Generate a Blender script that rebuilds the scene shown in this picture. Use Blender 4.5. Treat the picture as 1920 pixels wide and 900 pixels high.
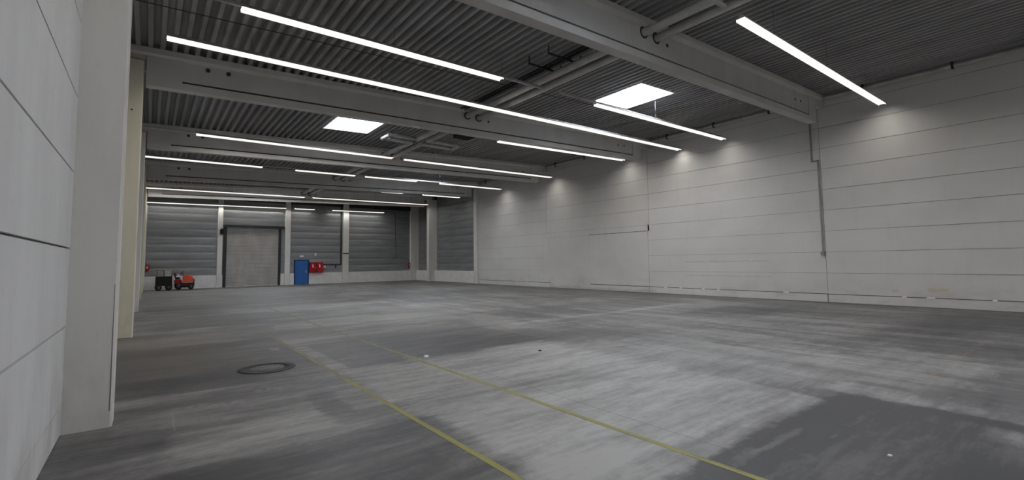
import bpy, math, random
from mathutils import Matrix, Vector
random.seed(7)
scene = bpy.context.scene
for o in list(bpy.data.objects):
    bpy.data.objects.remove(o)
COL = scene.collection

# ------------------------------------------------------------------ camera
YAW, PITCH, ROLL, FPX, PPY = .6579, .071, .0135, 879.69, 427.47      # fitted on a 1920x900 frame
def make_camera():
    fw = Vector((math.sin(YAW)*math.cos(PITCH), math.cos(YAW)*math.cos(PITCH), math.sin(PITCH)))
    r = Vector((math.cos(YAW), -math.sin(YAW), 0)); u = r.cross(fw)
    c, s = math.cos(ROLL), math.sin(ROLL)
    r, u = c*r - s*u, s*r + c*u
    cam = bpy.data.cameras.new('camera'); ob = bpy.data.objects.new('camera', cam)
    COL.objects.link(ob)
    m = Matrix((r, u, -fw)).transposed().to_4x4(); m.translation = (0, 0, 1.6)
    ob.matrix_world = m
    cam.sensor_width = 36; cam.sensor_fit = 'HORIZONTAL'; cam.lens = FPX/1920*36
    cam.shift_y = -(450-PPY)/1920; cam.clip_start = .05; cam.clip_end = 300
    scene.camera = ob
make_camera()

# ------------------------------------------------------------------ sky and exposure
SKY = 42.0
w = bpy.data.worlds.new('overcast_sky'); scene.world = w; w.use_nodes = True
bg = w.node_tree.nodes['Background']; bg.inputs[0].default_value = (.87, .91, 1, 1); bg.inputs[1].default_value = SKY
scene.view_settings.view_transform = 'Standard'; scene.view_settings.look = 'None'
scene.view_settings.gamma = 1; scene.view_settings.use_curve_mapping = False
scene.view_settings.exposure = 0.0
LAMP_DOWN, LAMP_SIDE = 19.0, 1.15      # recessed lens, translucent side skirts
LAMP_COL = (1, .945, .875, 1)

# ------------------------------------------------------------------ dimensions of the hall (metres)
XR, XL, XCOL = 19.3, -.62, -.244
YF, YB = 40.0, -8.5
BEAM_Y = [-1.08 + 7.5*k for k in range(6)]      # centre lines of the roof beams
SOFF = .13                                      # half width of a beam soffit
def ztop(x): return 6.78 + .035*x               # underside of the roof deck
def zbot(x): return 5.878 + .0261*x             # underside of the beams
ROWS = [.285] + [1.03 + .755*k for k in range(9)]

# ------------------------------------------------------------------ node helpers
class NT:
    def __init__(s, name):
        s.m = bpy.data.materials.new(name); s.m.use_nodes = True
        s.t = s.m.node_tree; s.b = s.t.nodes['Principled BSDF']
        s.geo = s.n('ShaderNodeNewGeometry'); s.pos = s.geo.outputs['Position']
    def n(s, typ, **kw):
        nd = s.t.nodes.new(typ)
        for k, v in kw.items(): setattr(nd, k, v)
        return nd
    def put(s, sock, v):
        if hasattr(v, 'node'): s.t.links.new(v, sock)
        elif isinstance(v, (tuple, list)) and len(v) == 3 and sock.type == 'RGBA': sock.default_value = (*v, 1)
        else: sock.default_value = v
    def math(s, op, a, b=0, clamp=False):
        nd = s.n('ShaderNodeMath', operation=op, use_clamp=clamp); s.put(nd.inputs[0], a); s.put(nd.inputs[1], b); return nd.outputs[0]
    def mix(s, f, a, b, blend='MIX'):
        nd = s.n('ShaderNodeMix', data_type='RGBA', blend_type=blend)
        s.put(nd.inputs[0], f); s.put(nd.inputs[6], a); s.put(nd.inputs[7], b); return nd.outputs[2]
    def scale(s, v, sc):
        nd = s.n('ShaderNodeVectorMath', operation='MULTIPLY'); s.put(nd.inputs[0], v); nd.inputs[1].default_value = sc; return nd.outputs[0]
    def add(s, v, w_):
        nd = s.n('ShaderNodeVectorMath', operation='ADD'); s.put(nd.inputs[0], v); s.put(nd.inputs[1], w_); return nd.outputs[0]
    def noise(s, v, sc=1, det=4, rough=.55, col=False):
        nd = s.n('ShaderNodeTexNoise'); s.put(nd.inputs['Vector'], v); nd.inputs['Scale'].default_value = sc
        nd.inputs['Detail'].default_value = det; nd.inputs['Roughness'].default_value = rough
        return nd.outputs['Color' if col else 'Fac']
    def ramp(s, v, lo, hi, a=0, b=1, smooth=True):
        nd = s.n('ShaderNodeMapRange', interpolation_type='SMOOTHSTEP' if smooth else 'LINEAR')
        s.put(nd.inputs[0], v)
        nd.inputs[1].default_value = lo; nd.inputs[2].default_value = hi; nd.inputs[3].default_value = a; nd.inputs[4].default_value = b
        return nd.outputs[0]
    def sep(s, v):
        nd = s.n('ShaderNodeSeparateXYZ'); s.put(nd.inputs[0], v); return nd.outputs
    def bump(s, h, strength=.2, dist=.01):
        nd = s.n('ShaderNodeBump'); nd.inputs['Strength'].default_value = strength; nd.inputs['Distance'].default_value = dist
        s.put(nd.inputs['Height'], h); s.t.links.new(nd.outputs[0], s.b.inputs['Normal'])
    def fin(s, col, rough=.8, metal=0.0, spec=.3):
        s.put(s.b.inputs['Base Color'], col); s.put(s.b.inputs['Roughness'], rough)
        s.put(s.b.inputs['Metallic'], metal); s.b.inputs['Specular IOR Level'].default_value = spec
        return s.m
    def box(s, v, x0, x1, y0, y1, soft):
        X, Y, _ = s.sep(v)
        a = s.math('MULTIPLY', s.ramp(X, x0-soft, x0+soft), s.ramp(X, x1-soft, x1+soft, 1, 0))
        b = s.math('MULTIPLY', s.ramp(Y, y0-soft, y0+soft), s.ramp(Y, y1-soft, y1+soft, 1, 0))
        return s.math('MULTIPLY', a, b)

def simple(name, col, rough=.6, metal=0, var=.12, sc=3.0, spec=.3):
    t = NT(name)
    n = t.noise(t.pos, sc, 5)
    c = t.mix(t.ramp(n, .3, .7), tuple(x*(1-var) for x in col), tuple(min(1, x*(1+var)) for x in col))
    return t.fin(c, rough, metal, spec)

def emit(name, col, strength):
    m = bpy.data.materials.new(name); m.use_nodes = True; t = m.node_tree
    t.nodes.remove(t.nodes['Principled BSDF']); e = t.nodes.new('ShaderNodeEmission')
    e.inputs[0].default_value = col; e.inputs[1].default_value = strength
    t.links.new(e.outputs[0], t.nodes['Material Output'].inputs[0]); return m

# painted concrete: vertical wash, blotches, rubbed bottom
def painted(name, col, dirt=.25):
    t = NT(name)
    a = t.noise(t.scale(t.pos, (1.2, 1.2, .35)), 1.3, 5)
    b = t.noise(t.pos, 14, 4)
    c = t.mix(t.ramp(a, .3, .72), tuple(x*.9 for x in col), col)
    c = t.mix(t.math('MULTIPLY', t.ramp(b, .55, .75), .18), c, tuple(x*.72 for x in col))
    z = t.sep(t.pos)[2]
    low = t.math('MULTIPLY', t.ramp(z, .15, 1.3, 1, 0), t.ramp(t.noise(t.scale(t.pos, (1, 1, .6)), 2.2, 6), .42, .68))
    c = t.mix(t.math('MULTIPLY', low, dirt), c, (.30, .28, .245))
    t.bump(b, .12, .004)
    return t.fin(c, .75)

M = {}
M['panel_l'] = painted('left_panel_paint', (.76, .775, .79), .35)
M['column'] = painted('column_paint', (.76, .76, .74), .3)
M['column_warm'] = painted('column_lamplit_paint', (.80, .765, .63), .3)  # cream tone has the warm lamp light on these columns painted in
M['beam'] = painted('beam_concrete_paint', (.60, .595, .575), 0)
M['white'] = simple('white_plinth_paint', (.78, .78, .77), .7, 0, .06)
M['joint'] = simple('joint_filler', (.20, .195, .19), .9)
M['joint_r'] = simple('pale_joint_filler', (.36, .355, .34), .9)
M['dark'] = simple('dark_steel', (.035, .037, .04), .5, .3)
M['black'] = simple('black_rubber', (.012, .013, .013), .7)
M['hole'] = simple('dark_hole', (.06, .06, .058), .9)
M['rail'] = simple('light_rail_enamel', (.45, .45, .44), .5, .1, .05)
M['pipe'] = simple('pipe_lagging', (.50, .50, .485), .6, 0, .1)
M['conduit'] = simple('grey_conduit', (.27, .27, .265), .6)
M['wire'] = simple('hanger_wire', (.22, .22, .22), .5, .5)
M['blue'] = simple('blue_door_paint', (.030, .125, .37), .45, 0, .06)
M['bluefr'] = simple('blue_frame_paint', (.012, .05, .15), .5, 0, .06)
M['red'] = simple('fire_red_paint', (.36, .008, .010), .4, 0, .08)
M['orange'] = simple('orange_bodywork', (.62, .075, .02), .35, 0, .08, spec=.5)
M['darkred'] = simple('dark_red_bodywork', (.22, .015, .012), .45, 0, .08)
M['greyplastic'] = simple('grey_plastic', (.30, .30, .29), .6)
M['greyplastic2'] = simple('pale_grey_plastic', (.46, .46, .44), .6)
M['rim'] = simple('dull_rim', (.09, .09, .09), .5, .2)
M['yellowish'] = simple('weathered_handle', (.30, .27, .17), .7)
M['chrome'] = simple('bright_metal', (.6, .6, .6), .3, .9)
M['signwhite'] = simple('white_sign', (.75, .75, .74), .5, 0, .03)
M['curb'] = simple('skylight_curb_white', (.72, .73, .74), .6, 0, .04)
M['iron'] = simple('cast_iron', (.022, .022, .023), .6, .4, .2, 9)
M['down'] = emit('lamp_lens_light', LAMP_COL, LAMP_DOWN)
M['side'] = emit('lamp_edge_light', LAMP_COL, LAMP_SIDE)

def deck_mat():
    t = NT('galvanised_roof_deck')
    a = t.noise(t.scale(t.pos, (2, .25, 1)), 1.0, 4)
    c = t.mix(t.ramp(a, .3, .7), (.28, .28, .285), (.37, .37, .375))
    return t.fin(c, .55, .15)
M['deck'] = deck_mat()

def clad_mat():
    t = NT('zinc_wall_cladding')
    oi = t.n('ShaderNodeObjectInfo')
    a = t.noise(t.scale(t.pos, (.5, .5, 4)), 1.2, 5)
    c = t.mix(t.ramp(a, .3, .7), (.27, .29, .305), (.37, .385, .395))
    c = t.mix(t.math('MULTIPLY', oi.outputs['Random'], .4), c, (.22, .24, .25))
    return t.fin(c, .36, .55, .4)
M['clad'] = clad_mat()

def roller_mat():
    t = NT('roller_curtain_paint')
    a = t.noise(t.scale(t.pos, (1, 1, .4)), 1.4, 5)
    c = t.mix(t.ramp(a, .35, .7), (.33, .315, .295), (.41, .395, .375))
    return t.fin(c, .5, .1)
M['roller'] = roller_mat()

def right_wall_mat():
    t = NT('right_panel_paint')
    col = (.66, .655, .635)
    a = t.noise(t.scale(t.pos, (1, .5, 1)), .6, 5)
    b = t.noise(t.scale(t.pos, (1, 1, .25)), 3.5, 5)
    c = t.mix(t.ramp(a, .3, .7), tuple(x*.90 for x in col), col)
    c = t.mix(t.math('MULTIPLY', t.ramp(b, .52, .75), .2), c, tuple(x*.8 for x in col))
    YZ = t.n('ShaderNodeCombineXYZ'); s = t.sep(t.pos)
    t.put(YZ.inputs[0], s[1]); t.put(YZ.inputs[1], s[2]); v = YZ.outputs[0]
    wob = t.add(v, t.scale(t.add(t.noise(t.pos, 6, 4, .6, True), (-.5, -.5, -.5)), (.12, .12, 0)))
    n2 = t.noise(t.scale(t.pos, (1, 2, 14)), 2.0, 5)
    for (y0, y1, z0, z1, cc, k) in [(3.28, 3.75, .46, .58, (.62, .40, .20), .5), (4.48, 4.66, .42, .50, (.6, .38, .2), .45),
                                    (8.4, 12.15, 1.46, 1.49, (.30, .30, .29), .55), (8.4, 12.15, .85, .88, (.32, .32, .31), .5),
                                    (9.3, 10.6, 1.98, 2.0, (.35, .35, .34), .4), (13.9, 21.3, .0, .12, (.36, .33, .3), .3)]:
        mk = t.box(wob, y0, y1, z0, z1, .02)
        c = t.mix(t.math('MULTIPLY', t.math('MULTIPLY', mk, k), t.ramp(n2, .3, .5)), c, cc)
    low = t.math('MULTIPLY', t.ramp(s[2], .2, .9, 1, 0), t.ramp(t.noise(t.scale(t.pos, (1, .6, 1.5)), 2.0, 6), .45, .7))
    c = t.mix(t.math('MULTIPLY', low, .3), c, (.33, .31, .28))
    return t.fin(c, .75)
M['panel_r'] = right_wall_mat()

def floor_mat():
    t = NT('worn_concrete_floor')
    p = t.pos; X, Y, _ = t.sep(p)
    warp = t.scale(t.add(t.noise(p, 1.3, 5, .6, True), (-.5, -.5, -.5)), (.9, .9, 0))
    fine = t.scale(t.add(t.noise(p, 5.0, 5, .65, True), (-.5, -.5, -.5)), (.35, .35, 0))
    pw = t.add(t.add(p, warp), fine)
    pj = t.add(p, t.scale(fine, (.18, .18, 0))); pm = t.add(p, t.scale(fine, (.9, .6, 0)))
    sx = t.noise(t.scale(t.add(p, t.scale(warp, (.5, .5, 0))), (.22, 1.0, 1)), 1.15, 6, .62)     # streaks along X
    sx2 = t.noise(t.scale(p, (.16, 1.0, 1)), 4.2, 5, .6)
    sy = t.noise(t.scale(t.add(p, t.scale(warp, (.5, .5, 0))), (1.0, .16, 1)), 1.6, 6, .6)       # forklift tracks along Y
    big = t.noise(p, .35, 4, .5)
    mott = t.noise(p, 9, 6, .7)
    spk = t.noise(p, 38, 4, .7)
    wy = t.ramp(X, 5.5, 9.0)
    streak = t.math('ADD', t.math('MULTIPLY', sx, t.math('SUBTRACT', 1.0, wy)), t.math('MULTIPLY', sy, wy))
    d = t.math('ADD', t.math('MULTIPLY', t.ramp(streak, .34, .66, 0, 1), .55), t.math('MULTIPLY', t.ramp(big, .35, .65), .18))
    d = t.math('ADD', d, t.math('MULTIPLY', t.ramp(sx2, .35, .68), .16))
    d = t.math('ADD', d, t.math('MULTIPLY', t.math('SUBTRACT', mott, .5), .7))
    # patches: x0,x1,y0,y1,edge softness, darkening (+) or paleness (-), warped?
    patches = [
        (-.6, 2.25, 7.32, 11.6, .03, .42, 0), (2.5, 6.5, 7.3, 9.9, .04, .36, 0), (3.2, 6.9, 7.0, 11.8, .12, .14, 1), (-.6, 1.2, 7.35, 8.4, .3, .12, 1),
        (2.95, 6.55, -3.0, 2.14, .045, .70, 2), (6.3, 9.5, -3.0, 1.2, .3, .34, 1), (3.32, 3.6, 1.9, 2.12, .05, .5, 2),
        (3.35, 4.85, 1.90, 1.99, .03, -.42, 2), (3.5, 4.3, 1.62, 1.74, .05, -.30, 2), (5.75, 6.35, .35, .85, .12, -.5, 1), (4.6, 6.4, 1.2, 2.0, .2, .12, 1),
        (6.1, 6.55, 1.6, 2.5, .08, .42, 2), (7.15, 7.32, 1.65, 2.3, .05, .38, 2), (5.9, 6.3, 2.5, 3.0, .08, .2, 2),
        (-.2, 2.4, 2.9, 4.6, .10, .46, 2), (.9, 2.2, 4.1, 4.35, .06, .22, 2), (1.3, 1.95, 3.2, 3.7, .08, .22, 2), (1.55, 1.85, 5.2, 6.2, .06, .40, 2), (-.3, .9, 6.2, 7.2, .25, .10, 1),
        (.2, 1.55, 4.85, 5.6, .06, -.30, 2), (2.3, 6.2, 2.4, 7.25, .12, -.30, 1), (1.9, 3.3, .6, 2.9, .3, -.32, 1), (2.5, 4.6, 2.2, 4.4, .5, -.16, 1),
        (4.6, 9.0, 2.4, 6.0, .8, -.16, 1), (6.5, 8.6, 6.4, 8.9, .25, .28, 1), (12.6, 15.9, 6.2, 8.3, .25, .36, 1), (7.4, 15.4, 9.5, 9.8, .1, -.34, 2),
        (8.5, 16.5, 9.95, 12.5, .3, .20, 1), (10.6, 18.5, .4, 3.4, .6, .34, 1), (12.5, 14.2, 2.0, 3.2, .25, .18, 1), (17.7, 19.3, 9, 30, .4, .18, 1), (18.7, 19.3, -3, 9, .15, .25, 1), (19.12, 19.4, -8, 30, .04, .5, 2),
        (2.6, 9.5, 12.7, 13.9, .10, -.24, 1), (4.6, 12, 15.2, 17.2, .2, -.18, 1), (0, 6.0, 14.5, 17.5, .3, .18, 1), (0, 9.0, 20, 23.5, .4, .20, 1), (3, 14, 26, 28, .3, .18, 1),
        (2.0, 8.0, 18.2, 19.4, .15, -.22, 1), (-.6, 19.3, 37.2, 39.9, .5, .24, 1), (9, 17, 19.5, 24, .6, .14, 1), (-.6, .3, 3.0, 6.2, .2, .22, 1),
    ]
    for (x0, x1, y0, y1, so, k, wp) in patches:
        q = [pj, pw, pm][wp]
        d = t.math('ADD', d, t.math('MULTIPLY', t.box(q, x0, x1, y0, y1, so), k))
    d = t.math('ADD', d, t.ramp(t.noise(t.scale(pm, (.35, 1, 1)), 3.2, 7, .7), .3, .7, -.16, .16, False))
    s3 = t.math('ADD', t.math('MULTIPLY', t.noise(t.scale(p, (.13, 1.0, 1)), 8.5, 6, .68), t.math('SUBTRACT', 1.0, wy)), t.math('MULTIPLY', t.noise(t.scale(p, (1.0, .10, 1)), 7.5, 6, .66), wy))
    d = t.math('ADD', d, t.ramp(s3, .38, .66, -.14, .18))
    c0 = t.mix(t.ramp(d, -.40, .58, 0, 1, False), (.310, .304, .296), (.118, .1155, .113))
    c = t.mix(t.ramp(d, .5, 1.08, 0, 1, False), c0, (.046, .046, .049))
    # warm patch by the columns
    c = t.mix(t.math('MULTIPLY', t.box(pw, -.6, 1.2, 8.5, 13.5, .6), .30), c, (.13, .115, .075))
    # pale scuffs
    sc = t.math('MULTIPLY', t.ramp(t.noise(t.scale(p, (.5, 2.2, 1)), 2.6, 7, .72), .60, .74), .35)
    c = t.mix(sc, c, (.29, .285, .28))
    c = t.mix(t.math('MULTIPLY', t.ramp(spk, .62, .75), .25), c, (.10, .10, .10))
    for (x0, x1, y0, y1, k) in [(1.86, 2.02, 9.75, 10.05, .7), (3.45, 3.66, 5.6, 7.6, .35), (.55, .95, 6.35, 6.5, .4), (.2, .6, 6.5, 6.62, .3), (1.1, 1.5, 6.75, 6.9, .3)]:
        c = t.mix(t.math('MULTIPLY', t.math('MULTIPLY', t.box(pm, x0, x1, y0, y1, .05), k), t.ramp(t.noise(p, 16, 5, .7), .4, .6)), c, (.34, .335, .33))
    # saw-cut slab joints
    for xj in (3.90, 11.5):
        c = t.mix(t.math('MULTIPLY', t.box(p, xj-.006, xj+.006, -9, 40, .004), .55), c, (.07, .068, .065))
    # worn orange line along X
    on = t.ramp(t.noise(p, 3.0, 5), .42, .62)
    c = t.mix(t.math('MULTIPLY', t.math('MULTIPLY', t.box(p, 6.9, 12.0, 1.62, 1.68, .02), on), .45), c, (.20, .13, .06))
    # chalk stroke
    c = t.mix(t.math('MULTIPLY', t.box(t.add(p, t.scale(fine, (.15, .15, 0))), .24, .255, 5.75, 6.5, .012), .3), c, (.29, .285, .28))
    t.bump(mott, .08, .004)
    r = t.ramp(d, 0, 1, .62, .5)
    return t.fin(c, r, 0, .35)
M['floor'] = floor_mat()

def line_mat():
    t = NT('worn_yellow_line_paint')
    p = t.pos
    n = t.noise(t.scale(p, (6, 1.2, 1)), 1.4, 7, .7)
    n2 = t.noise(p, 20, 5, .7)
    Y = t.sep(p)[1]
    wear = t.math('ADD', t.ramp(n, .42, .62), t.math('MULTIPLY', t.ramp(n2, .5, .7), .35))
    wear = t.math('ADD', wear, t.ramp(Y, 4, 13, -.25, .75), True)
    return t.fin(t.mix(wear, (.235, .222, .075), (.165, .158, .115)), .7)
M['yellow'] = line_mat()

def dome_mat():
    m = bpy.data.materials.new('skylight_dome_acrylic'); m.use_nodes = True; t = m.node_tree
    t.nodes.remove(t.nodes['Principled BSDF'])
    tr = t.nodes.new('ShaderNodeBsdfTransparent'); tr.inputs[0].default_value = (.80, .83, .86, 1)
    tl = t.nodes.new('ShaderNodeBsdfTranslucent'); tl.inputs[0].default_value = (.9, .92, .95, 1)
    nz = t.nodes.new('ShaderNodeTexNoise'); nz.inputs['Scale'].default_value = 3
    mx = t.nodes.new('ShaderNodeMixShader')
    mr = t.nodes.new('ShaderNodeMapRange'); mr.inputs[3].default_value = .4; mr.inputs[4].default_value = .55
    t.links.new(nz.outputs[0], mr.inputs[0]); t.links.new(mr.outputs[0], mx.inputs[0])
    t.links.new(tr.outputs[0], mx.inputs[1]); t.links.new(tl.outputs[0], mx.inputs[2])
    t.links.new(mx.outputs[0], t.nodes['Material Output'].inputs[0]); return m
M['dome'] = dome_mat()

# ------------------------------------------------------------------ mesh helpers
class MB:
    def __init__(s): s.v = []; s.f = []; s.sm = []
    def add(s, vs, fs, smooth=False):
        o = len(s.v); s.v += [tuple(p) for p in vs]
        for f in fs: s.f.append(tuple(i+o for i in f)); s.sm.append(smooth)
        return s
    def box(s, x0, x1, y0, y1, z0, z1):
        return s.add([(x0,y0,z0),(x1,y0,z0),(x1,y1,z0),(x0,y1,z0),(x0,y0,z1),(x1,y0,z1),(x1,y1,z1),(x0,y1,z1)],
                     [(3,2,1,0),(4,5,6,7),(0,1,5,4),(1,2,6,5),(2,3,7,6),(3,0,4,7)])
    def cbox(s, x0, x1, y0, y1, z0, z1, c):
        """box with its vertical edges chamfered by c"""
        pts = [(x0+c,y0),(x1-c,y0),(x1,y0+c),(x1,y1-c),(x1-c,y1),(x0+c,y1),(x0,y1-c),(x0,y0+c)]
        return s.prism([(p[0],p[1],z0) for p in pts], [(p[0],p[1],z1) for p in pts])
    def prism(s, a, b, smooth=False):
        n = len(a)
        s.add(a + b, [tuple(range(n))[::-1], tuple(range(n, 2*n))] , False)
        o = len(s.v) - 2*n
        for i in range(n):
            j = (i+1) % n; s.f.append((o+i, o+j, o+n+j, o+n+i)); s.sm.append(smooth)
        return s
    def tube(s, p, q, r, n=12, r2=None):
        p, q = Vector(p), Vector(q); d = (q-p).normalized(); r2 = r if r2 is None else r2
        a = d.orthogonal().normalized(); b = d.cross(a)
        A = [p + r*(math.cos(2*math.pi*i/n)*a + math.sin(2*math.pi*i/n)*b) for i in range(n)]
        B = [q + r2*(math.cos(2*math.pi*i/n)*a + math.sin(2*math.pi*i/n)*b) for i in range(n)]
        return s.prism([tuple(x) for x in A], [tuple(x) for x in B], True)
    def path(s, pts, r, n=8):
        for a, b in zip(pts[:-1], pts[1:]): s.tube(a, b, r, n)
        return s
    def lathe(s, c, prof, n=20, axis='z'):
        """prof: (radius, height) pairs; axis z or x or y through c"""
        ring = []
        for (r, h) in prof:
            for i in range(n):
                a = 2*math.pi*i/n; u, v = r*math.cos(a), r*math.sin(a)
                ring.append((c[0]+u, c[1]+v, c[2]+h) if axis == 'z' else (c[0]+u, c[1]+h, c[2]+v) if axis == 'y' else (c[0]+h, c[1]+u, c[2]+v))
        fs = [(k*n+i, k*n+(i+1) % n, (k+1)*n+(i+1) % n, (k+1)*n+i) for k in range(len(prof)-1) for i in range(n)]
        s.add(ring, fs, True)
        o = len(s.v) - len(ring)
        s.f.append(tuple(o+i for i in range(n))[::-1]); s.sm.append(False)
        s.f.append(tuple(o+(len(prof)-1)*n+i for i in range(n))); s.sm.append(False)
        return s
    def build(s, name, mat, parent=None, origin=None, fix=True):
        og = Vector(origin) if origin is not None else (Vector(parent['_o']) if parent is not None and '_o' in parent else Vector((0, 0, 0)))
        me = bpy.data.meshes.new(name)
        me.from_pydata([tuple(Vector(p)-og) for p in s.v], [], s.f)
        if fix:
            import bmesh
            bm = bmesh.new(); bm.from_mesh(me); bmesh.ops.recalc_face_normals(bm, faces=bm.faces); bm.to_mesh(me); bm.free()
        me.polygons.foreach_set('use_smooth', s.sm); me.update()
        me.materials.append(M[mat] if isinstance(mat, str) else mat)
        ob = bpy.data.objects.new(name, me); COL.objects.link(ob)
        if parent is not None: ob.parent = parent; ob['_o'] = tuple(og)
        else: ob.location = og; ob['_o'] = tuple(og)
        return ob

def thing(name, label, cat, loc=(0, 0, 0), group=None):
    o = bpy.data.objects.new(name, None); COL.objects.link(o); o.location = loc; o['_o'] = tuple(loc)
    o.empty_display_size = .2
    return tag(o, label, cat, group)
def tag(o, label, cat, group=None):
    o['label'] = label; o['category'] = cat
    if group: o['group'] = group
    return o
def struct(o, label=None, cat=None):
    o['kind'] = 'structure'
    if label: o['label'] = label; o['category'] = cat
    return o

# ================================================================== floor
fl = struct(MB().box(XL-.4, XR+1.2, YB-.2, YF+.6, -.25, 0).build('floor', 'floor'), 'worn grey concrete floor with dark stains and tyre streaks', 'floor')

# ================================================================== ceiling: trapezoidal steel deck
SKYL = [(5.29, 7.07, 2.0, 3.9), (12.25, 14.05, 9.0, 11.02), (5.29, 7.07, 17.2, 18.98), (12.25, 14.05, 24.2, 26.1), (5.29, 7.07, 32.2, 34.1), (12.25, 14.05, -6.0, -4.1)]
PITCH_R = .23
def deck():
    root = struct(MB().box(XL-.2, XR+1.0, YB-.2, YF+.4, 8.6, 8.62).build('ceiling', 'deck') if False else bpy.data.objects.new('ceiling', None))
    COL.objects.link(root); root['_o'] = (0, 0, 0)
    root['label'] = 'dark grey ribbed metal roof deck over the beams'; root['category'] = 'ceiling'
    ys = [YB-.2] + BEAM_Y + [YF+.4]
    nrib = 3; W = PITCH_R*nrib
    x0 = XL-.25; k = 0
    while x0 < XR+.9:
        prof = []
        for i in range(nrib):
            b = x0 + i*PITCH_R
            prof += [(b, 0), (b+.085, 0), (b+.115, .135), (b+.20, .135)]
        prof.append((x0+W, 0))
        for ya, yb in zip(ys[:-1], ys[1:]):
            mb = MB()
            for (xa, za), (xb, zb_) in zip(prof[:-1], prof[1:]):
                segs = [(ya, yb)]
                xm = (xa+xb)/2
                for (sx0, sx1, sy0, sy1) in SKYL:
                    if sx0 < xm < sx1:
                        new = []
                        for (a, b) in segs:
                            if sy0 > a and sy1 < b: new += [(a, sy0), (sy1, b)]
                            else: new.append((a, b))
                        segs = new
                for (a, b) in segs:
                    za_, zb2 = ztop(xa)+za, ztop(xb)+zb_
                    mb.add([(xa, a, za_), (xb, a, zb2), (xb, b, zb2), (xa, b, za_)], [(0, 3, 2, 1)])
            o = mb.build('deck_sheet', 'deck', root, (0, 0, 0), fix=False)
        x0 += W; k += 1
deck()
# insulated roof build-up above the deck (keeps daylight out), open over the skylights
rf = MB()
xs = sorted({XL-.25, XR+1.0} | {v for s_ in SKYL for v in s_[:2]}); yy = sorted({YB-.2, YF+.4} | {v for s_ in SKYL for v in s_[2:]})
for xa, xb in zip(xs[:-1], xs[1:]):
    for ya, yb in zip(yy[:-1], yy[1:]):
        if any(s_[0]-.01 < xa and xb < s_[1]+.01 and s_[2]-.01 < ya and yb < s_[3]+.01 for s_ in SKYL): continue
        a, b = ztop(xa)+.155, ztop(xb)+.155
        rf.add([(xa,ya,a),(xb,ya,b),(xb,yb,b),(xa,yb,a),(xa,ya,a+.2),(xb,ya,b+.2),(xb,yb,b+.2),(xa,yb,a+.2)],
               [(3,2,1,0),(4,5,6,7),(0,1,5,4),(1,2,6,5),(2,3,7,6),(3,0,4,7)])
struct(rf.build('trim_1', 'joint', fix=False), 'insulated roof layer above the metal deck', 'roof')

# skylights
for i, (a, b, c, d) in enumerate(SKYL):
    where = ['above the stretch of floor with the dark rectangular stain', 'next to the panel wall, between the fourth and fifth beams',
             'beside the cross-shaped pipe frame', 'by the panel wall between the second and third beams', 'over the bay next to the last beam', 'over the bay by the end wall'][i]
    r = struct(bpy.data.objects.new('window_%d' % (i+1), None)); COL.objects.link(r); r.location = (a, c, ztop(a)); r['_o'] = (a, c, ztop(a))
    r['label'] = 'square white rooflight dome ' + where; r['category'] = 'skylight'
    e = .012
    for (p0, p1, q0, q1) in [(a-.05, a+e, c-.05, d+.05), (b-e, b+.05, c-.05, d+.05), (a, b, c-.05, c+e), (a, b, d-e, d+.05)]:
        z0, z1 = ztop(p0), ztop(p1)
        MB().add([(p0,q0,z0),(p1,q0,z1),(p1,q1,z1),(p0,q1,z0),(p0,q0,z0+.55),(p1,q0,z1+.55),(p1,q1,z1+.55),(p0,q1,z0+.55)],
                 [(3,2,1,0),(4,5,6,7),(0,1,5,4),(1,2,6,5),(2,3,7,6),(3,0,4,7)]).build('curb', 'curb', r)
    mb = MB(); N = 8; vs = []
    for j in range(N+1):
        for k in range(N+1):
            u, v = k/N, j/N
            x = a-.05+(b-a+.1)*u; y = c-.05+(d-c+.1)*v
            vs.append((x, y, ztop(x)+.55+.28*(1-(2*u-1)**4)*(1-(2*v-1)**4)))
    mb.add(vs, [(j*(N+1)+k, j*(N+1)+k+1, (j+1)*(N+1)+k+1, (j+1)*(N+1)+k) for j in range(N) for k in range(N)], True)
    mb.build('dome', 'dome', r, fix=False)
    # opener bar across the opening
    MB().box((a+b)/2-.03, (a+b)/2+.03, c, d, ztop((a+b)/2)+.42, ztop((a+b)/2)+.48).build('opener_bar', 'curb', r)

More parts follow.
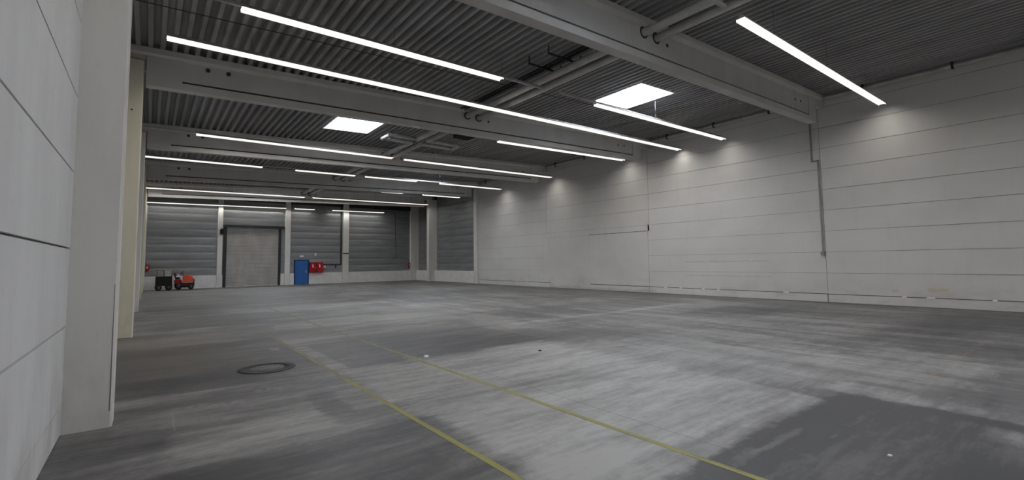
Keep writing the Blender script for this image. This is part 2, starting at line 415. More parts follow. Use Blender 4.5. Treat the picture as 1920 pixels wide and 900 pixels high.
# ================================================================== roof beams
names_from_far = ['sixth', 'fifth', 'fourth', 'third', 'second', 'first']
XA, XB = -.2, 18.55
for k, yc in enumerate(BEAM_Y):
    b = thing('roof_beam', 'white concrete roof beam, %s from the roller door wall' % names_from_far[k], 'beam', (0, yc, zbot(0)), 'concrete roof beams')
    mb = MB()
    def hexa(xa, xb, ya, yb, f0, f1):
        mb.add([(xa,ya,f0(xa)),(xb,ya,f0(xb)),(xb,yb,f0(xb)),(xa,yb,f0(xa)),(xa,ya,f1(xa)),(xb,ya,f1(xb)),(xb,yb,f1(xb)),(xa,yb,f1(xa))],
               [(3,2,1,0),(4,5,6,7),(0,1,5,4),(1,2,6,5),(2,3,7,6),(3,0,4,7)])
    lo = lambda x: zbot(x)+.17; lg = lambda x: zbot(x)+.225; hi = lambda x: ztop(x)-.2; hj = lambda x: ztop(x)-.14
    web = .105
    for (xa, xb, hw) in [(XA, .5, SOFF), (.5, 17.95, web), (17.95, XB, SOFF)]:
        hexa(xa, xb, yc-hw, yc+hw, lg if hw == web else lo, hj)
    mb.build('web', 'beam', b)
    mb = MB(); hexa(.5, 17.95, yc-.05, yc+.05, lo, lg); mb.build('shadow_groove', 'hole', b)  # recess shade put into the dark colour of this core strip
    mb = MB(); hexa(XA, XB, yc-SOFF, yc+SOFF, zbot, lo); mb.build('bottom_flange', 'beam', b)
    mb = MB()                                             # top flange with a splayed underside, running over the column heads
    xa, xb = XL, XR
    pa = [(-.19, -.13), (-.19, 0), (.19, 0), (.19, -.13), (web, -.2), (-web, -.2)]
    mb.prism([(xa, yc+p, ztop(xa)+q) for p, q in pa], [(xb, yc+p, ztop(xb)+q) for p, q in pa]); mb.build('top_flange', 'beam', b)
    mb = MB(); hexa(XB, XR, yc-SOFF, yc+SOFF, lambda x: ztop(x)-.42, lambda x: ztop(x)-.14); mb.build('end_nib', 'beam', b)
    mb = MB(); hexa(XL, XA-.015, yc-SOFF, yc+SOFF, lambda x: 6.47, lambda x: ztop(x)-.14); mb.build('end_nib', 'beam', b)
    for (hx, hz, r, s) in [(.72, 6.52, .055, 0), (1.17, 6.53, .055, 0), (16.9, 6.87, .04, 0), (17.34, 6.90, .04, 0), (9.65, 6.70, .045, 0)]:
        MB().tube((hx+.3*(hx < 2), yc-web-.006, hz), (hx+.3*(hx < 2), yc-web+.01, hz), r, 14).build('socket', 'hole', b)
    for hx in (8.75, 9.22):
        MB().tube((hx, yc-web-.004, 6.76), (hx, yc-web+.01, 6.76), .14, 18).build('pipe_sleeve', 'hole', b)

# ================================================================== left columns and wall
nth = ['sixth', 'fifth', 'fourth', 'third', 'second', 'first']
for k, yc in enumerate(BEAM_Y):
    y0 = yc-.13
    mat = 'column' if k in (0, 1, 3) else 'column_warm'
    mb = MB().cbox(XL-.25, XCOL, y0, y0+.36, 0, 6.45, .018)
    o = mb.build('column', mat, None, (XCOL, y0, 0))
    tag(o, 'square white concrete column of the plain side wall, %s from the roller door wall' % nth[k], 'column', 'concrete columns of the side wall')
MB().prism([(XCOL-.030, BEAM_Y[1]-.1325, .16), (XCOL-.018, BEAM_Y[1]-.1325, .16), (XCOL-.018, BEAM_Y[1]-.1325, .34), (XCOL-.022, BEAM_Y[1]-.1325, 1.0), (XCOL-.022, BEAM_Y[1]-.1325, 1.42), (XCOL-.027, BEAM_Y[1]-.1325, 1.42)],
           [(XCOL-.030, BEAM_Y[1]-.126, .16), (XCOL-.018, BEAM_Y[1]-.126, .16), (XCOL-.018, BEAM_Y[1]-.126, .34), (XCOL-.022, BEAM_Y[1]-.126, 1.0), (XCOL-.022, BEAM_Y[1]-.126, 1.42), (XCOL-.027, BEAM_Y[1]-.126, 1.42)]).build('edge_crack', 'joint', bpy.data.objects['column.001'])
MB().tube((-.436, BEAM_Y[2]-.134, 5.23), (-.436, BEAM_Y[2]-.125, 5.23), .02, 10).build('bolt_hole', 'hole', bpy.data.objects['column.002'])
# columns at the far part of the right wall
for (yc, lab) in [(36.42, 'white concrete column between the two metal-clad bays by the corner'), (29.25, 'slim white concrete post where the panel wall meets the metal cladding')]:
    o = MB().cbox(18.95 if yc > 30 else 19.12, 20.3, yc-.2, yc+.2, 0, ztop(19)-.42, .015).build('column', 'column', None, (19.1, yc, 0))
    tag(o, lab, 'column')

def panel_wall(root, side, ya, yb, z0, z1, mat, g=.009, name='wall_panel'):
    x = XR if side > 0 else XL
    x0, x1 = (x, x+.05) if side > 0 else (x-.05, x)
    return MB().box(x0, x1, ya+g, yb-g, z0+g, z1-g).build(name, mat, root, (0, 0, 0), fix=False)

wl = struct(MB().box(XL-.30, XL-.022, YB-.2, YF+.3, 0, 7.0).build('wall_left', 'joint'), 'white concrete panel wall behind the row of columns', 'wall')
wl['_o'] = (0, 0, 0)
tops = [r for r in ROWS if r < 6.7] + [6.95]
for k in range(-1, 6):
    ya, yb = (BEAM_Y[k]+.05 if k >= 0 else YB), (BEAM_Y[k+1]+.05 if k+1 < 6 else YF)
    panel_wall(wl, -1, ya, yb, 0, .285+.009, 'panel_l')
    for z0, z1 in zip(tops[:-1], tops[1:]): panel_wall(wl, -1, ya, yb, z0, z1, 'panel_l')

# ================================================================== right wall: concrete panels
PJ = [YB, -1.0, 6.5, 14.0, 21.5, 29.3]
wr = struct(MB().box(XR+.022, XR+.35, YB-.2, 29.4, 0, 7.75).build('wall_right', 'joint_r'), 'long white wall of stacked horizontal concrete panels', 'wall')
wr['_o'] = (0, 0, 0)
rtops = ROWS + [7.72]
for ya, yb in zip(PJ[:-1], PJ[1:]):
    for z0, z1 in zip(rtops[:-1], rtops[1:]):
        if z1-z0 < .1: continue
        a, b = ya, yb
        if z0 < 2.9:
            if ya == 14.0: continue
            if ya == 21.5: a = 21.85
            if ya == 6.5: b = 14.1
        if ya == 14.0 and z0 > 2 and z0 < 3: continue
        panel_wall(wr, 1, a, b, z0, z1, 'panel_r', .007)
# bricked-up gateway
panel_wall(wr, 1, 14.0, 21.85, 3.0, 3.295, 'panel_r', .006, 'lintel_panel')
panel_wall(wr, 1, 14.1, 18.0, .30, 3.0, 'panel_r', .006, 'infill_panel')
panel_wall(wr, 1, 18.0, 21.2, 0, 3.0, 'panel_r', .004, 'infill_panel')
panel_wall(wr, 1, 21.2, 21.85, .285, 3.0, 'panel_r', .004, 'infill_panel')
# low kerb along the foot of the wall, with a ledge
for (ya, yb) in [(YB, -1), (-1, 6.5), (6.5, 14.1), (14.1, 18.0), (21.2, 21.85), (21.85, 29.0)]:
    MB().box(XR-.03, XR+.05, ya+.012, yb-.012, 0, .272).build('kerb_block', 'panel_r', wr, (0, 0, 0), fix=False)

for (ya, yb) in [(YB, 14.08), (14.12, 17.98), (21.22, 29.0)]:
    MB().box(XR-.012, XR+.03, ya, yb, .272, .294).build('ledge_strip', 'hole', wr, (0, 0, 0), fix=False)  # dark strip along the gap on top of the kerb
MB().box(XR-.003, XR+.03, 14.12, 18.0, 2.988, 3.012).build('lintel_gap', 'hole', wr, (0, 0, 0), fix=False)
MB().box(XR-.031, XR-.02, 6.482, 6.518, 0, .272).build('kerb_gap', 'joint', wr, (0, 0, 0), fix=False)

# ================================================================== far end: metal cladding, plinth, columns
def cladding(root, mk, n, z0, z1):
    """n stacked cassettes between z0 and z1; mk(z_lo, z_hi, MB) fills one"""
    h = (z1-z0)/n
    for i in range(n):
        mb = MB(); mk(z0+i*h, z0+(i+1)*h, mb); mb.build('cladding_plank', 'clad', root, (0, 0, 0), fix=False)
def plank_x(xa, xb, y):
    def mk(za, zb, mb):
        hh = zb-za; pr = [(-.01, za), (-.02, za+.12*hh), (-.028, za+.3*hh), (-.03, za+.5*hh), (-.028, za+.7*hh), (-.02, za+.88*hh), (-.01, zb-.001)]
        for (p, q), (r_, s_) in zip(pr[:-1], pr[1:]):
            mb.add([(xa, y+p, q), (xb, y+p, q), (xb, y+r_, s_), (xa, y+r_, s_)], [(0, 1, 2, 3)])
    return mk
def plank_y(ya, yb, x):
    def mk(za, zb, mb):
        hh = zb-za; pr = [(-.01, za), (-.02, za+.12*hh), (-.028, za+.3*hh), (-.03, za+.5*hh), (-.028, za+.7*hh), (-.02, za+.88*hh), (-.01, zb-.001)]
        for (p, q), (r_, s_) in zip(pr[:-1], pr[1:]):
            mb.add([(x+p, ya, q), (x+p, yb, q), (x+r_, yb, s_), (x+r_, ya, s_)], [(3, 2, 1, 0)])
    return mk
ZP = .90
wf = struct(MB().box(XL-.3, XR+1.2, YF+.03, YF+.3, 0, 8.2).build('wall_far', 'dark'), 'far end wall of grey zinc cladding above a white plinth', 'wall'); wf['_o'] = (0, 0, 0)
for (xa, xb, za) in [(XL, 3.86, ZP), (4.16, 8.36, 4.5), (8.72, 12.82, ZP), (13.28, 18.95, ZP)]:
    cladding(wf, plank_x(xa, xb, YF), 12 if za < 2 else 5, za, 7.4)
for (xa, xb) in [(XL, 3.86), (4.16, 4.36), (8.05, 8.36), (8.72, 9.06), (10.16, 12.82), (13.28, 19.0)]:
    MB().box(xa, xb, YF-.12, YF+.04, 0, ZP).build('plinth', 'white', wf, (0, 0, 0))
for (xa, xb) in [(4.16, 4.36), (8.05, 8.36)]:
    MB().box(xa, xb, YF-.03, YF+.04, ZP, 4.5).build('jamb_cladding', 'clad', wf, (0, 0, 0))
wfr = struct(MB().box(19.79, 20.2, 29.4, YF+.3, 0, 8.2).build('wall_side', 'dark'), 'metal-clad stretch of side wall beyond the concrete panels', 'wall'); wfr['_o'] = (0, 0, 0)
for (ya, yb) in [(29.45, 36.22), (36.62, 39.7)]:
    cladding(wfr, plank_y(ya, yb, 19.76), 12, ZP, 7.6)
    MB().box(19.5, 19.8, ya, yb+.05, 0, ZP).build('plinth', 'white', wfr, (0, 0, 0))
for (xa, xb, lab) in [(3.86, 4.16, 'slim white column to the side of the roller door with the drive unit'), (8.36, 8.72, 'white column between the roller door and the blue door'),
                      (12.82, 13.28, 'white column beyond the red fire cabinets'), (18.95, 19.8, 'white corner column behind the fire extinguisher'), (XL, -.22, 'white corner column where the two walls meet behind the tractor')]:
    o = MB().cbox(xa, xb, YF-.28, YF+.04, 0, ztop((xa+xb)/2)-.02, .012).build('end_wall_column', 'column', None, ((xa+xb)/2, YF-.28, 0))
    tag(o, lab, 'column', 'columns of the end wall')
# edge beam above the far wall
o = MB().box(XL, XR+.5, YF-.2, YF-.02, 6.35, 6.8).build('trim_2', 'dark'); struct(o, 'dark eaves beam over the end wall', 'trim')

# back wall behind the viewpoint
wb = struct(MB().box(XL-.3, XR+.4, YB-.3, YB-.02, 0, 8.0).build('wall_back', 'joint'), 'white concrete panel wall closing the near end', 'wall'); wb['_o'] = (0, 0, 0)
for z0, z1 in zip([0]+rtops[:-1], rtops):
    MB().box(XL+.01, XR-.01, YB-.05, YB, z0+.009, z1-.009).build('wall_panel', 'panel_l', wb, (0, 0, 0), fix=False)

# ================================================================== light rows
def light_row(y, z_of, x0, x1, n, lit, label, rail_to=None):
    root = thing('light_row', label, 'light', (x0, y, z_of(x0)), 'suspended fluorescent light rows')
    W = (x1-x0)/n
    mb = MB()
    def hexa(mb, xa, xb, ya, yb, d0, d1):
        f0 = lambda x: z_of(x)+d0; f1 = lambda x: z_of(x)+d1
        mb.add([(xa,ya,f0(xa)),(xb,ya,f0(xb)),(xb,yb,f0(xb)),(xa,yb,f0(xa)),(xa,ya,f1(xa)),(xb,ya,f1(xb)),(xb,yb,f1(xb)),(xa,yb,f1(xa))],
               [(3,2,1,0),(4,5,6,7),(0,1,5,4),(1,2,6,5),(2,3,7,6),(3,0,4,7)])
        return mb
    hexa(mb, x0, x1, y-.035, y+.035, .06, .12).build('rail', 'rail', root)
    for i in range(n):
        if i not in lit: continue
        xa, xb = x0+i*W+.003, x0+(i+1)*W-.003
        h = hexa(MB(), xa, xb, y-.09, y+.09, .036, .06).build('lamp_housing', 'rail', root)
        for (p, q) in ((-.09, -.084), (.084, .09)):
            hexa(MB(), xa, xb, y+p, y+q, -.008, .036).build('side_skirt', 'side', h, root['_o'])
        mb = MB(); f = lambda x: z_of(x)+.034
        mb.add([(xa, y-.083, f(xa)), (xb, y-.083, f(xb)), (xb, y+.083, f(xb)), (xa, y+.083, f(xa))], [(3, 2, 1, 0)])
        mb.build('lens', 'down', h, root['_o'], fix=False)
    m = max(2, int(round((x1-x0)/3.0)))
    for i in range(m):
        x = x0 + (i+.5)*(x1-x0)/m
        MB().tube((x, y, z_of(x)+.12), (x, y, ztop(x)+.01), .007, 5).build('hanger_wire', 'wire', root)
    return root
zr = lambda x: 6.365+.0086*x                        # rows hang a hand's breadth higher than the far two
z8 = lambda x: 6.31+.0086*x
ALL = set(range(6))
pos = 'counted from the roller door wall'
side_c, side_p = 'half by the columns', 'half by the panel wall'
L0, L1, R0, R1 = -.305, 8.81, 9.40, 18.76
rows = [  # y, height, left lit, right lit, ordinal
    (39.4, lambda x: 5.84+.010*x, None, None, 'first'),
    (35.68, z8, ALL, ALL, 'second'), (30.82, zr, {1, 2, 4, 5}, {2, 4, 5}, 'third'), (25.45, lambda x: zr(x)-.05, {0, 1, 2, 4, 5}, {0, 1, 3, 4, 5}, 'fourth'),
    (20.4, zr, {1, 2, 3, 4, 5}, ALL, 'fifth'), (15.01, lambda x: 6.50 if x < 9 else 6.125+.0245*x, {1, 2, 3, 4, 5}, {1, 2, 3, 4, 5}, 'sixth'),
    (9.79, zr, {1, 2, 3, 4}, {1, 2, 3, 4, 5}, 'eighth'), (4.44, zr, {0, 1, 2, 3, 4}, ALL, 'ninth'), (-.85, zr, ALL, ALL, 'tenth'), (-6.0, zr, ALL, ALL, 'eleventh')]
for (y, zf, ll, rl, od) in rows:
    if ll is None: continue
    k = 1 if y != 35.68 else 1/1.011
    light_row(y, zf, L0*k, L1*k, 6, ll, '%s fluorescent light row %s, %s' % (od, pos, side_c))
    light_row(y, zf, R0*k, R1*k, 6, rl, '%s fluorescent light row %s, %s' % (od, pos, side_p))
light_row(12.0, lambda x: 6.38+.009*x, .14, 19.0, 12, set(range(12)), 'long unbroken fluorescent light row passing under the pipes, seventh from the roller door wall')
zf = rows[0][1]
light_row(39.4, zf, -.26, 8.3, 6, ALL, 'row of six fluorescent lamps close in front of the roller door wall')
light_row(39.4, zf, 8.93, 10.4, 1, {0}, 'single fluorescent lamp in front of the bay with the blue door')
light_row(39.4, zf, 11.83, 16.22, 3, {0, 1, 2}, 'row of three fluorescent lamps in front of the clad bay with the hanging switch cable')

# ================================================================== roof pipes
for hx, lab in ((8.75, 'grey roof pipe running through the beams, on the columns side'), (9.22, 'grey roof pipe running through the beams, on the panel wall side')):
    r = thing('roof_pipe', lab, 'pipe', (hx, YB, 6.76), 'pair of roof pipes')
    for (ya, yb) in [(YB, 17.72), (18.38, YF)]:
        MB().tube((hx, ya, 6.76), (hx, yb, 6.76), .095, 16).build('pipe_length', 'pipe', r)
cr = thing('pipe_cross', 'cross-shaped frame of grey pipes between two beams near the square skylight', 'pipe frame', (8.985, 18.05, 6.76))
for s, (xe, nm) in {-1: (7.5, 'a'), 1: (10.8, 'b')}.items():
    hx = 8.75 if s < 0 else 9.22
    for yy_ in (17.72, 18.38):
        MB().tube((hx, yy_, 6.76), (xe, yy_, 6.76), .07, 12).build('arm_pipe', 'pipe', cr)
    MB().tube((xe, 17.65, 6.76), (xe, 18.45, 6.76), .075, 12).build('end_pipe', 'pipe', cr)
# cable tray with brackets, left of the pipes
tr = thing('cable_tray', 'dark cable tray hung under the deck beside the pipe pair', 'cable tray', (8.3, 6.6, 6.95))
for xx in (8.42, 8.56): MB().box(xx-.012, xx+.012, 6.7, 13.7, 6.90, 6.96).build('side_rail', 'dark', tr)
for i in range(12): MB().box(8.42, 8.56, 6.9+i*.6, 6.93+i*.6, 6.90, 6.915).build('rung', 'dark', tr)
for yy_ in (8.56, 9.33):
    b = thing('hanging_bracket', 'small dark bracket frame hung under the deck over the pipes, %s' % ('nearer the skylight' if yy_ > 9 else 'nearer the big beam'), 'bracket', (8.4, yy_, 6.8))
    MB().box(7.85, 9.05, yy_-.02, yy_+.02, 6.845, 6.885).build('cross_bar', 'dark', b)
    for xx in (7.87, 8.64, 9.03): MB().box(xx-.012, xx+.012, yy_-.012, yy_+.012, 6.86, ztop(xx)+.02).build('drop_rod', 'dark', b)
v = thing('ceiling_vent', 'dark square vent box under the deck beside the cross-shaped pipe frame', 'vent', (10.7, 17.1, 7.0))
MB().cbox(10.32, 11.08, 16.72, 17.48, 7.0, ztop(10.3)-.002, .03).build('vent_body', 'dark', v)
for i in range(5): MB().box(10.38, 11.02, 16.80+.14*i, 16.84+.14*i, 6.985, 7.0).build('vent_slat', 'iron', v)
# lap seam / cable under the deck
o = MB().path([(x, 11.35, ztop(x)-.012) for x in (-.5, 3, 6, 9, 12, 15, 18.5)], .008, 6).build('ceiling_cable', 'dark', None, (9, 11.35, 7)); tag(o, 'thin dark cable clipped across under the roof deck', 'cable')
# pipe along the top of the right wall
r = thing('wall_pipe', 'grey pipe along the top of the panel wall under the deck', 'pipe', (19.12, 0, 7.3))
MB().tube((19.12, YB, 7.33), (19.12, 29, 7.33), .065, 12).build('pipe_length', 'pipe', r)
for yy_ in [-4.1, -1.9, .5, 2.76, 5.03, 8.1, 10.4, 12.7, 15.6, 18, 20.4, 23, 25.4, 27.8]:
    MB().box(19.05, 19.19, yy_-.03, yy_+.03, 7.25, 7.46).build('clamp', 'dark', r)

# ================================================================== conduit with switch on the right wall
r = thing('wall_conduit', 'grey cable conduit with a jog and a small socket on the panel wall', 'conduit', (19.25, 6.6, 1.7))
MB().box(19.25, 19.30, 6.74, 6.79, 5.15, 6.75).build('upper_conduit', 'conduit', r)
MB().box(19.25, 19.30, 6.54, 6.79, 5.11, 5.15).build('jog', 'conduit', r)
MB().box(19.25, 19.30, 6.54, 6.59, 1.8, 5.15).build('lower_conduit', 'conduit', r)
MB().cbox(19.2, 19.30, 6.50, 6.63, 1.66, 1.8, .02).build('socket_box', 'conduit', r)

# ================================================================== roller door
d = struct(bpy.data.objects.new('door_1', None)); COL.objects.link(d); d.location = (6.2, YF, 0); d['_o'] = (6.2, YF, 0)
d['label'] = 'tall pale roller door with dark frame in the end wall'; d['category'] = 'roller door'
mb = MB(); n = 44; z0, z1 = .10, 4.4; vs = []
for i in range(n):
    a = z0+(z1-z0)*i/n; hgt = (z1-z0)/n
    for (p, q) in [(0, a), (-.014, a+hgt*.25), (-.014, a+hgt*.75), (0, a+hgt)]: vs += [(4.42, YF-.06+p, q), (7.92, YF-.06+p, q)]
mb.add(vs, [(2*i, 2*i+1, 2*i+3, 2*i+2) for i in range(len(vs)//2-1)]); mb.build('roller_curtain', 'roller', d, fix=False)
MB().box(4.42, 7.92, YF-.09, YF-.03, .0, .10).build('bottom_bar', 'chrome', d)
MB().box(4.42, 7.92, YF-.085, YF-.06, .82, .86).build('stiffening_bar', 'roller', d)
MB().box(4.24, 4.44, YF-.14, YF+.0, 0, 4.42).build('guide_rail', 'dark', d)
MB().box(7.90, 8.08, YF-.14, YF+.0, 0, 4.42).build('guide_rail', 'dark', d)
MB().box(4.16, 8.30, YF-.22, YF+.0, 4.38, 4.56).build('lintel_hood', 'dark', d)
r = thing('door_drive', 'small dark drive unit at the top corner of the roller door', 'motor', (4.08, YF-.3, 3.85))
MB().cbox(3.98, 4.24, YF-.44, YF-.285, 3.85, 4.2, .03).build('gear_box', 'iron', r)
MB().tube((4.11, YF-.36, 4.2), (4.11, YF-.36, 4.36), .06, 12).build('motor_cylinder', 'greyplastic', r)
# ================================================================== blue door
d = struct(bpy.data.objects.new('door_2', None)); COL.objects.link(d); d.location = (9.6, YF, 0); d['_o'] = (9.6, YF, 0)
d['label'] = 'blue steel door in the end wall beside the red cabinets'; d['category'] = 'door'
for (a, b, c, e) in [(9.06, 9.14, 0, 1.95), (10.08, 10.16, 0, 1.95), (9.06, 10.16, 1.87, 1.95)]:
    MB().box(a, b, YF-.16, YF-.02, c, e).build('door_frame', 'bluefr', d)
lf = MB().box(9.14, 10.08, YF-.13, YF-.05, .01, 1.87).build('door_leaf', 'blue', d)
MB().box(9.93, 9.99, YF-.15, YF-.13, .88, 1.10).build('handle_plate', 'chrome', lf, d['_o'])
MB().tube((9.86, YF-.17, 1.0), (9.98, YF-.17, 1.0), .014, 8).build('door_handle', 'chrome', lf, d['_o'])
MB().box(8.80, 10.20, YF-.07, YF-.03, 1.95, 2.12).build('flashing', 'clad', d)
o = MB().cbox(9.45, 9.75, YF-.12, YF-.035, 2.16, 2.30, .02).build('exit_lamp', 'signwhite', None, (9.6, YF-.1, 2.2)); tag(o, 'small pale emergency lamp above the blue door', 'lamp')

# ================================================================== red fire cabinets
for i, (xa, xb) in enumerate([(10.2, 10.68), (10.70, 11.22)]):
    r = thing('fire_cabinet', ['red fire cabinet right beside the blue door', 'red fire cabinet with the white stopcock wheel at its side'][i], 'cabinet', ((xa+xb)/2, YF-.3, .92), 'red fire cabinets')
    MB().cbox(xa, xb, YF-.34, YF-.035, .93, 1.74, .012).build('cabinet_body', 'red', r)
    dd = MB().box(xa+.03, xb-.03, YF-.352, YF-.34, .96, 1.71).build('cabinet_door', 'red', r)
    MB().box(xb-.09, xb-.06, YF-.368, YF-.352, 1.24, 1.36).build('latch', 'chrome', dd, r['_o'])
    xm = (xa+xb)/2-.02
    mb = MB()                                        # pictogram: extinguisher bottle with hose
    mb.box(xm-.05, xm+.05, YF-.356, YF-.351, 1.32, 1.52); mb.box(xm-.025, xm+.025, YF-.356, YF-.351, 1.52, 1.60); mb.box(xm-.09, xm-.05, YF-.356, YF-.351, 1.54, 1.58)
    mb.build('pictogram', 'signwhite', dd, r['_o'])
r = thing('valve_wheel', 'small pale round valve on the side of the red cabinet', 'valve', (11.36, YF-.15, 1.36))
MB().lathe((11.36, YF-.2, 1.36), [(.02, -.03), (.08, -.02), (.09, 0), (.08, .02), (.02, .03)], 16, 'y').build('wheel', 'signwhite', r)
MB().tube((11.36, YF-.2, 1.36), (11.36, YF-.02, 1.36), .02, 8).build('stem', 'greyplastic', r)
r = thing('wall_water_pipe', 'dark pipe running from the red cabinets to the column', 'pipe', (12, YF-.1, 1.55))
MB().tube((11.22, YF-.1, 1.57), (12.7, YF-.1, 1.55), .04, 10).build('horizontal_pipe', 'dark', r)
MB().tube((12.7, YF-.1, 1.55), (12.7, YF-.1, 6.4), .04, 10).build('riser_pipe', 'dark', r)
MB().box(12.25, 12.31, YF-.13, YF-.03, 1.25, 1.55).build('drop_valve', 'dark', r)
o = MB().box(10.62, 10.74, YF-.045, YF-.036, 2.26, 2.5).build('safety_sign', 'signwhite', None, (10.68, YF-.04, 2.3)); tag(o, 'small pale sign above the red fire cabinets', 'sign')
o = MB().box(12.80, 13.30, YF-.32, YF-.28, 2.42, 2.5).build('column_strap', 'dark', None, (13, YF-.3, 2.45)); tag(o, 'dark strap around the column beyond the red cabinets', 'strap')
r = thing('switch_cable', 'thin cable with switch hanging down the clad bay', 'cable', (17.5, YF-.06, 2))
MB().tube((17.5, YF-.05, 6.1), (17.62, YF-.05, 2.05), .016, 6).build('cable', 'dark', r)
MB().path([(17.62, YF-.05, 2.05), (17.25, YF-.05, 2.05)], .016, 6).build('cable_tail', 'dark', r)
MB().box(17.15, 17.27, YF-.1, YF-.035, 2.02, 2.2).build('switch', 'greyplastic', r)
# extinguishers
def extinguisher(x, y, z, label):
    r = thing('fire_extinguisher', label, 'extinguisher', (x, y, z), 'fire extinguishers')
    MB().lathe((x, y, z), [(.075, 0), (.085, .02), (.085, .40), (.07, .46), (.03, .49)], 18).build('cylinder', 'red', r)
    MB().tube((x, y, z+.48), (x, y, z+.56), .022, 10).build('valve', 'chrome', r)
    MB().box(x-.09, x+.02, y-.015, y+.015, z+.55, z+.585).build('handle', 'black', r)
    MB().path([(x+.02, y, z+.53), (x+.10, y-.02, z+.50), (x+.115, y-.02, z+.25), (x+.105, y-.02, z+.1)], .012, 6).build('hose', 'black', r)
    MB().box(x-.03, x+.03, y-.088, y-.083, z+.18, z+.34).build('instruction_label', 'signwhite', r)
    MB().box(x-.09, x+.09, y+.05, y+.12, z+.3, z+.33).build('bracket', 'dark', r)
extinguisher(18.83, YF-.16, 1.12, 'red fire extinguisher hung by the corner column')
extinguisher(-.1, YF-.16, 1.25, 'red fire extinguisher hung on the wall behind the trailer')

# ================================================================== ride-on tractor and trailer
T = (2.0, 39.05, 0)
def wheel(parent, x, y, r, wd, spoke='greyplastic'):
    o = MB().lathe((x, y, r), [(r*.55, -wd/2), (r*.9, -wd/2), (r, -wd/4), (r, wd/4), (r*.9, wd/2), (r*.55, wd/2)], 22, 'y').build('wheel', 'black', parent)
    MB().lathe((x, y, r), [(r*.12, -wd*.52), (r*.5, -wd*.51), (r*.54, -wd*.3), (r*.54, wd*.3), (r*.5, wd*.51), (r*.12, wd*.52)], 16, 'y').build('rim', 'rim', o, parent['_o'])
tr_ = thing('ride_on_tractor', 'small orange ride-on lawn tractor parked along the end wall', 'tractor', T)
X0, Yc = 1.46, 38.95
nb = len(bpy.data.objects)
wheel(tr_, X0+.25, Yc-.38, .26, .2); wheel(tr_, X0+.25, Yc+.30, .26, .2)
wheel(tr_, X0+1.12, Yc-.34, .20, .15); wheel(tr_, X0+1.12, Yc+.28, .20, .15)
mb = MB(); s = [(X0+.55, .45), (X0+.55, .80), (X0+.66, .87), (X0+1.18, .80), (X0+1.30, .66), (X0+1.30, .45)]
mb.prism([(a, Yc-.27, b) for a, b in s], [(a, Yc+.22, b) for a, b in s]); mb.build('hood', 'orange', tr_)
MB().box(X0+1.28, X0+1.36, Yc-.26, Yc+.21, .22, .64).build('front_grille', 'black', tr_)
MB().box(X0+.02, X0+1.3, Yc-.22, Yc+.17, .24, .42).build('chassis', 'black', tr_)
s = [(X0-.05, .40), (X0-.02, .60), (X0+.10, .66), (X0+.42, .62), (X0+.52, .42)]
for yy_ in (Yc-.5, Yc+.18):
    MB().prism([(a, yy_, b) for a, b in s], [(a, yy_+.26, b) for a, b in s]).build('fender', 'darkred', tr_)
MB().box(X0+.5, X0+1.0, Yc-.45, Yc-.25, .30, .34).build('footboard', 'darkred', tr_)
MB().box(X0+.35, X0+.95, Yc-.46, Yc+.38, .13, .26).build('mower_deck', 'black', tr_)
st = MB().cbox(X0+.02, X0+.36, Yc-.22, Yc+.18, .66, .76, .04).build('seat', 'black', tr_)
mb = MB(); mb.prism([(X0-.02, Yc-.2, .74), (X0+.08, Yc-.2, .74), (X0+.02, Yc-.18, 1.02), (X0-.05, Yc-.18, 1.02)], [(X0-.02, Yc+.16, .74), (X0+.08, Yc+.16, .74), (X0+.02, Yc+.14, 1.02), (X0-.05, Yc+.14, 1.02)])
mb.build('seat_back', 'black', tr_)
MB().tube((X0+.62, Yc-.02, .8), (X0+.48, Yc-.02, 1.02), .02, 8).build('steering_column', 'black', tr_)
sw = MB(); c = Vector((X0+.47, Yc-.02, 1.03)); ax = Vector((-.54, 0, .84)); u_ = Vector((.84, 0, .54)); v_ = Vector((0, 1, 0))
pts = [c+.17*(math.cos(2*math.pi*i/16)*u_+math.sin(2*math.pi*i/16)*v_) for i in range(17)]
sw.path(pts, .016, 6); sw.path([pts[0], c, pts[8]], .012, 6); sw.build('steering_wheel', 'black', tr_)
MB().cbox(X0+.13, X0+.29, Yc-.30, Yc-.22, .78, .92, .02).build('side_bottle', 'signwhite', tr_)
for o in tr_.children:                                   # stocky proportions: shorter and taller
    for ob in [o] + list(o.children):
        for v in ob.data.vertices:
            v.co.x = (v.co.x+T[0]-X0)*.80+X0-T[0]-.06; v.co.z *= 1.1
# trailer
T2 = (.75, 38.7, 0)
tl = thing('garden_trailer', 'black box trailer loaded with grey crates next to the orange tractor', 'trailer', T2)
xa, xb, ya, yb = .36, 1.24, 38.25, 39.05
MB().box(xa, xb, ya, yb, .30, .34).build('trailer_floor', 'black', tl)
MB().box(xa, xb, ya, ya+.03, .34, .92).build('side_board', 'black', tl); MB().box(xa, xb, yb-.03, yb, .34, .92).build('side_board', 'black', tl)
MB().box(xa, xa+.03, ya, yb, .34, .92).build('tail_board', 'black', tl); MB().box(xb-.03, xb, ya, yb, .34, .92).build('front_board', 'black', tl)
wheel(tl, xa+.16, ya+.02, .19, .13); wheel(tl, xb-.17, ya+.02, .19, .13); wheel(tl, xa+.16, yb-.02, .19, .13); wheel(tl, xb-.17, yb-.02, .19, .13)
MB().tube((xb, 38.65, .32), (xb+.07, 38.7, .32), .025, 8).build('drawbar', 'black', tl)
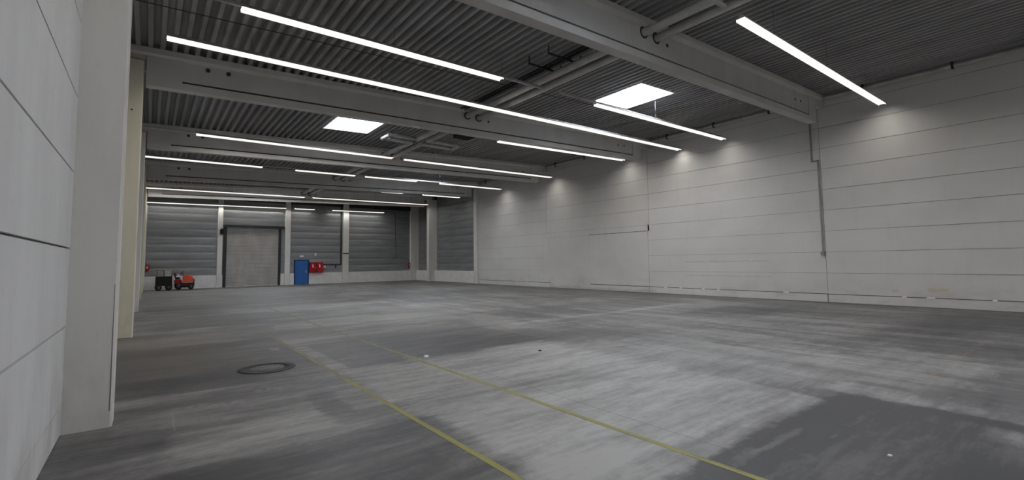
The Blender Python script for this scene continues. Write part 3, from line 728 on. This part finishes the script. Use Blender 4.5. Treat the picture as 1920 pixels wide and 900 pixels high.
for (a, b, c_, d_, z_, m, lab) in [(.44, .78, 38.32, 38.95, (.342, 1.30), 'greyplastic', 'grey plastic crate standing in the trailer by its tail'), (.82, 1.18, 38.32, 38.95, (.342, 1.30), 'greyplastic2', 'pale grey plastic crate standing in the trailer towards the tractor')]:
    r = thing('crate', lab, 'crate', ((a+b)/2, (c_+d_)/2, z_[0]), 'crates in the trailer')
    for (p, q, r0, r1) in [(a, a+.02, c_, d_), (b-.02, b, c_, d_), (a, b, c_, c_+.02), (a, b, d_-.02, d_)]:
        MB().box(p, q, r0, r1, z_[0], z_[1]).build('crate_side', m, r)
    MB().box(a, b, c_, d_, z_[0], z_[0]+.02).build('crate_base', m, r)
r = thing('wooden_handles', 'bundle of weathered wooden tool handles lying across the crates', 'tool handles', (.8, 38.6, 1.301))
for i, (yy_, z_) in enumerate([(38.45, 1.365), (38.6, 1.365), (38.72, 1.365)]):
    MB().tube((.42+.05*i, yy_, 1.325), (1.20+.02*i, yy_+.06, 1.325), .024, 8).build('handle', 'yellowish', r)

# ================================================================== floor items
for (xa, lab, y1, wd) in [(2.21, 'worn yellow floor line nearer the manhole cover', 12.5, .060), (3.56, 'worn yellow floor line further from the manhole cover', 19.5, .062)]:
    o = MB().box(xa-wd/2, xa+wd/2, -4, y1, .0005, .0022).build('floor_line', 'yellow', None, (xa, 4, 0)); tag(o, lab, 'floor line', 'yellow floor lines')
mh = thing('manhole_cover', 'round manhole cover with dark cast-iron ring set in the floor', 'manhole cover', (1.5, 8.2, 0))
MB().lathe((1.5, 8.2, 0), [(.25, .001), (.25, .006), (.40, .006), (.405, .001)], 40).build('ring', 'iron', mh)
MB().lathe((1.5, 8.2, 0), [(.244, .001), (.244, .007), (.01, .007)], 40).build('lid', simple('concrete_lid', (.13, .128, .124), .8, 0, .15, 8), mh)
for i in range(4):
    a = math.pi/4+i*math.pi/2; MB().box(1.5+.2*math.cos(a)-.01, 1.5+.2*math.cos(a)+.01, 8.2+.2*math.sin(a)-.018, 8.2+.2*math.sin(a)+.018, .007, .0085).build('lifting_slot', 'black', mh)
def chip(x, y, z, r, mat, label):
    rr = random.Random(int(x*100)); pts = [(r*(.7+.5*rr.random())*math.cos(a), r*(.7+.5*rr.random())*math.sin(a)) for a in [i*math.pi/3 for i in range(6)]]
    o = MB().prism([(x+a, y+b, z) for a, b in pts], [(x+a*.7, y+b*.7, z+r*.5) for a, b in pts]).build('debris_chip', mat, None, (x, y, z)); tag(o, label, 'debris')
chip(4.77, 1.24, 0, .018, 'signwhite', 'small white scrap lying on the dark rectangular stain')
chip(3.79, 7.33, 0, .05, 'signwhite', 'small white scrap beside the yellow line further from the manhole')
chip(5.57, 6.44, 0, .035, 'black', 'small dark crumb lying on the pale open floor')
for i, (yy_, r_) in enumerate([(13.2, .09), (12.4, .07), (11.3, .08), (10.6, .05), (7.9, .11), (4.35, .07), (3.7, .12), (2.3, .06)]):
    o = MB().prism([(XR-.028, yy_-r_, .272), (XR-.001, yy_-r_*.8, .272), (XR-.001, yy_+r_*1.1, .272), (XR-.026, yy_+r_, .272)],
                   [(XR-.020, yy_-r_*.7, .30), (XR-.001, yy_-r_*.6, .315), (XR-.001, yy_+r_*.8, .305), (XR-.018, yy_+r_*.6, .295)]).build('plaster_flake', 'signwhite', None, (XR-.01, yy_, .272))
    tag(o, 'white plaster flake on the ledge at the foot of the panel wall', 'debris', 'plaster flakes on the ledge')

for o in bpy.data.objects:
    if '_o' in o: del o['_o']
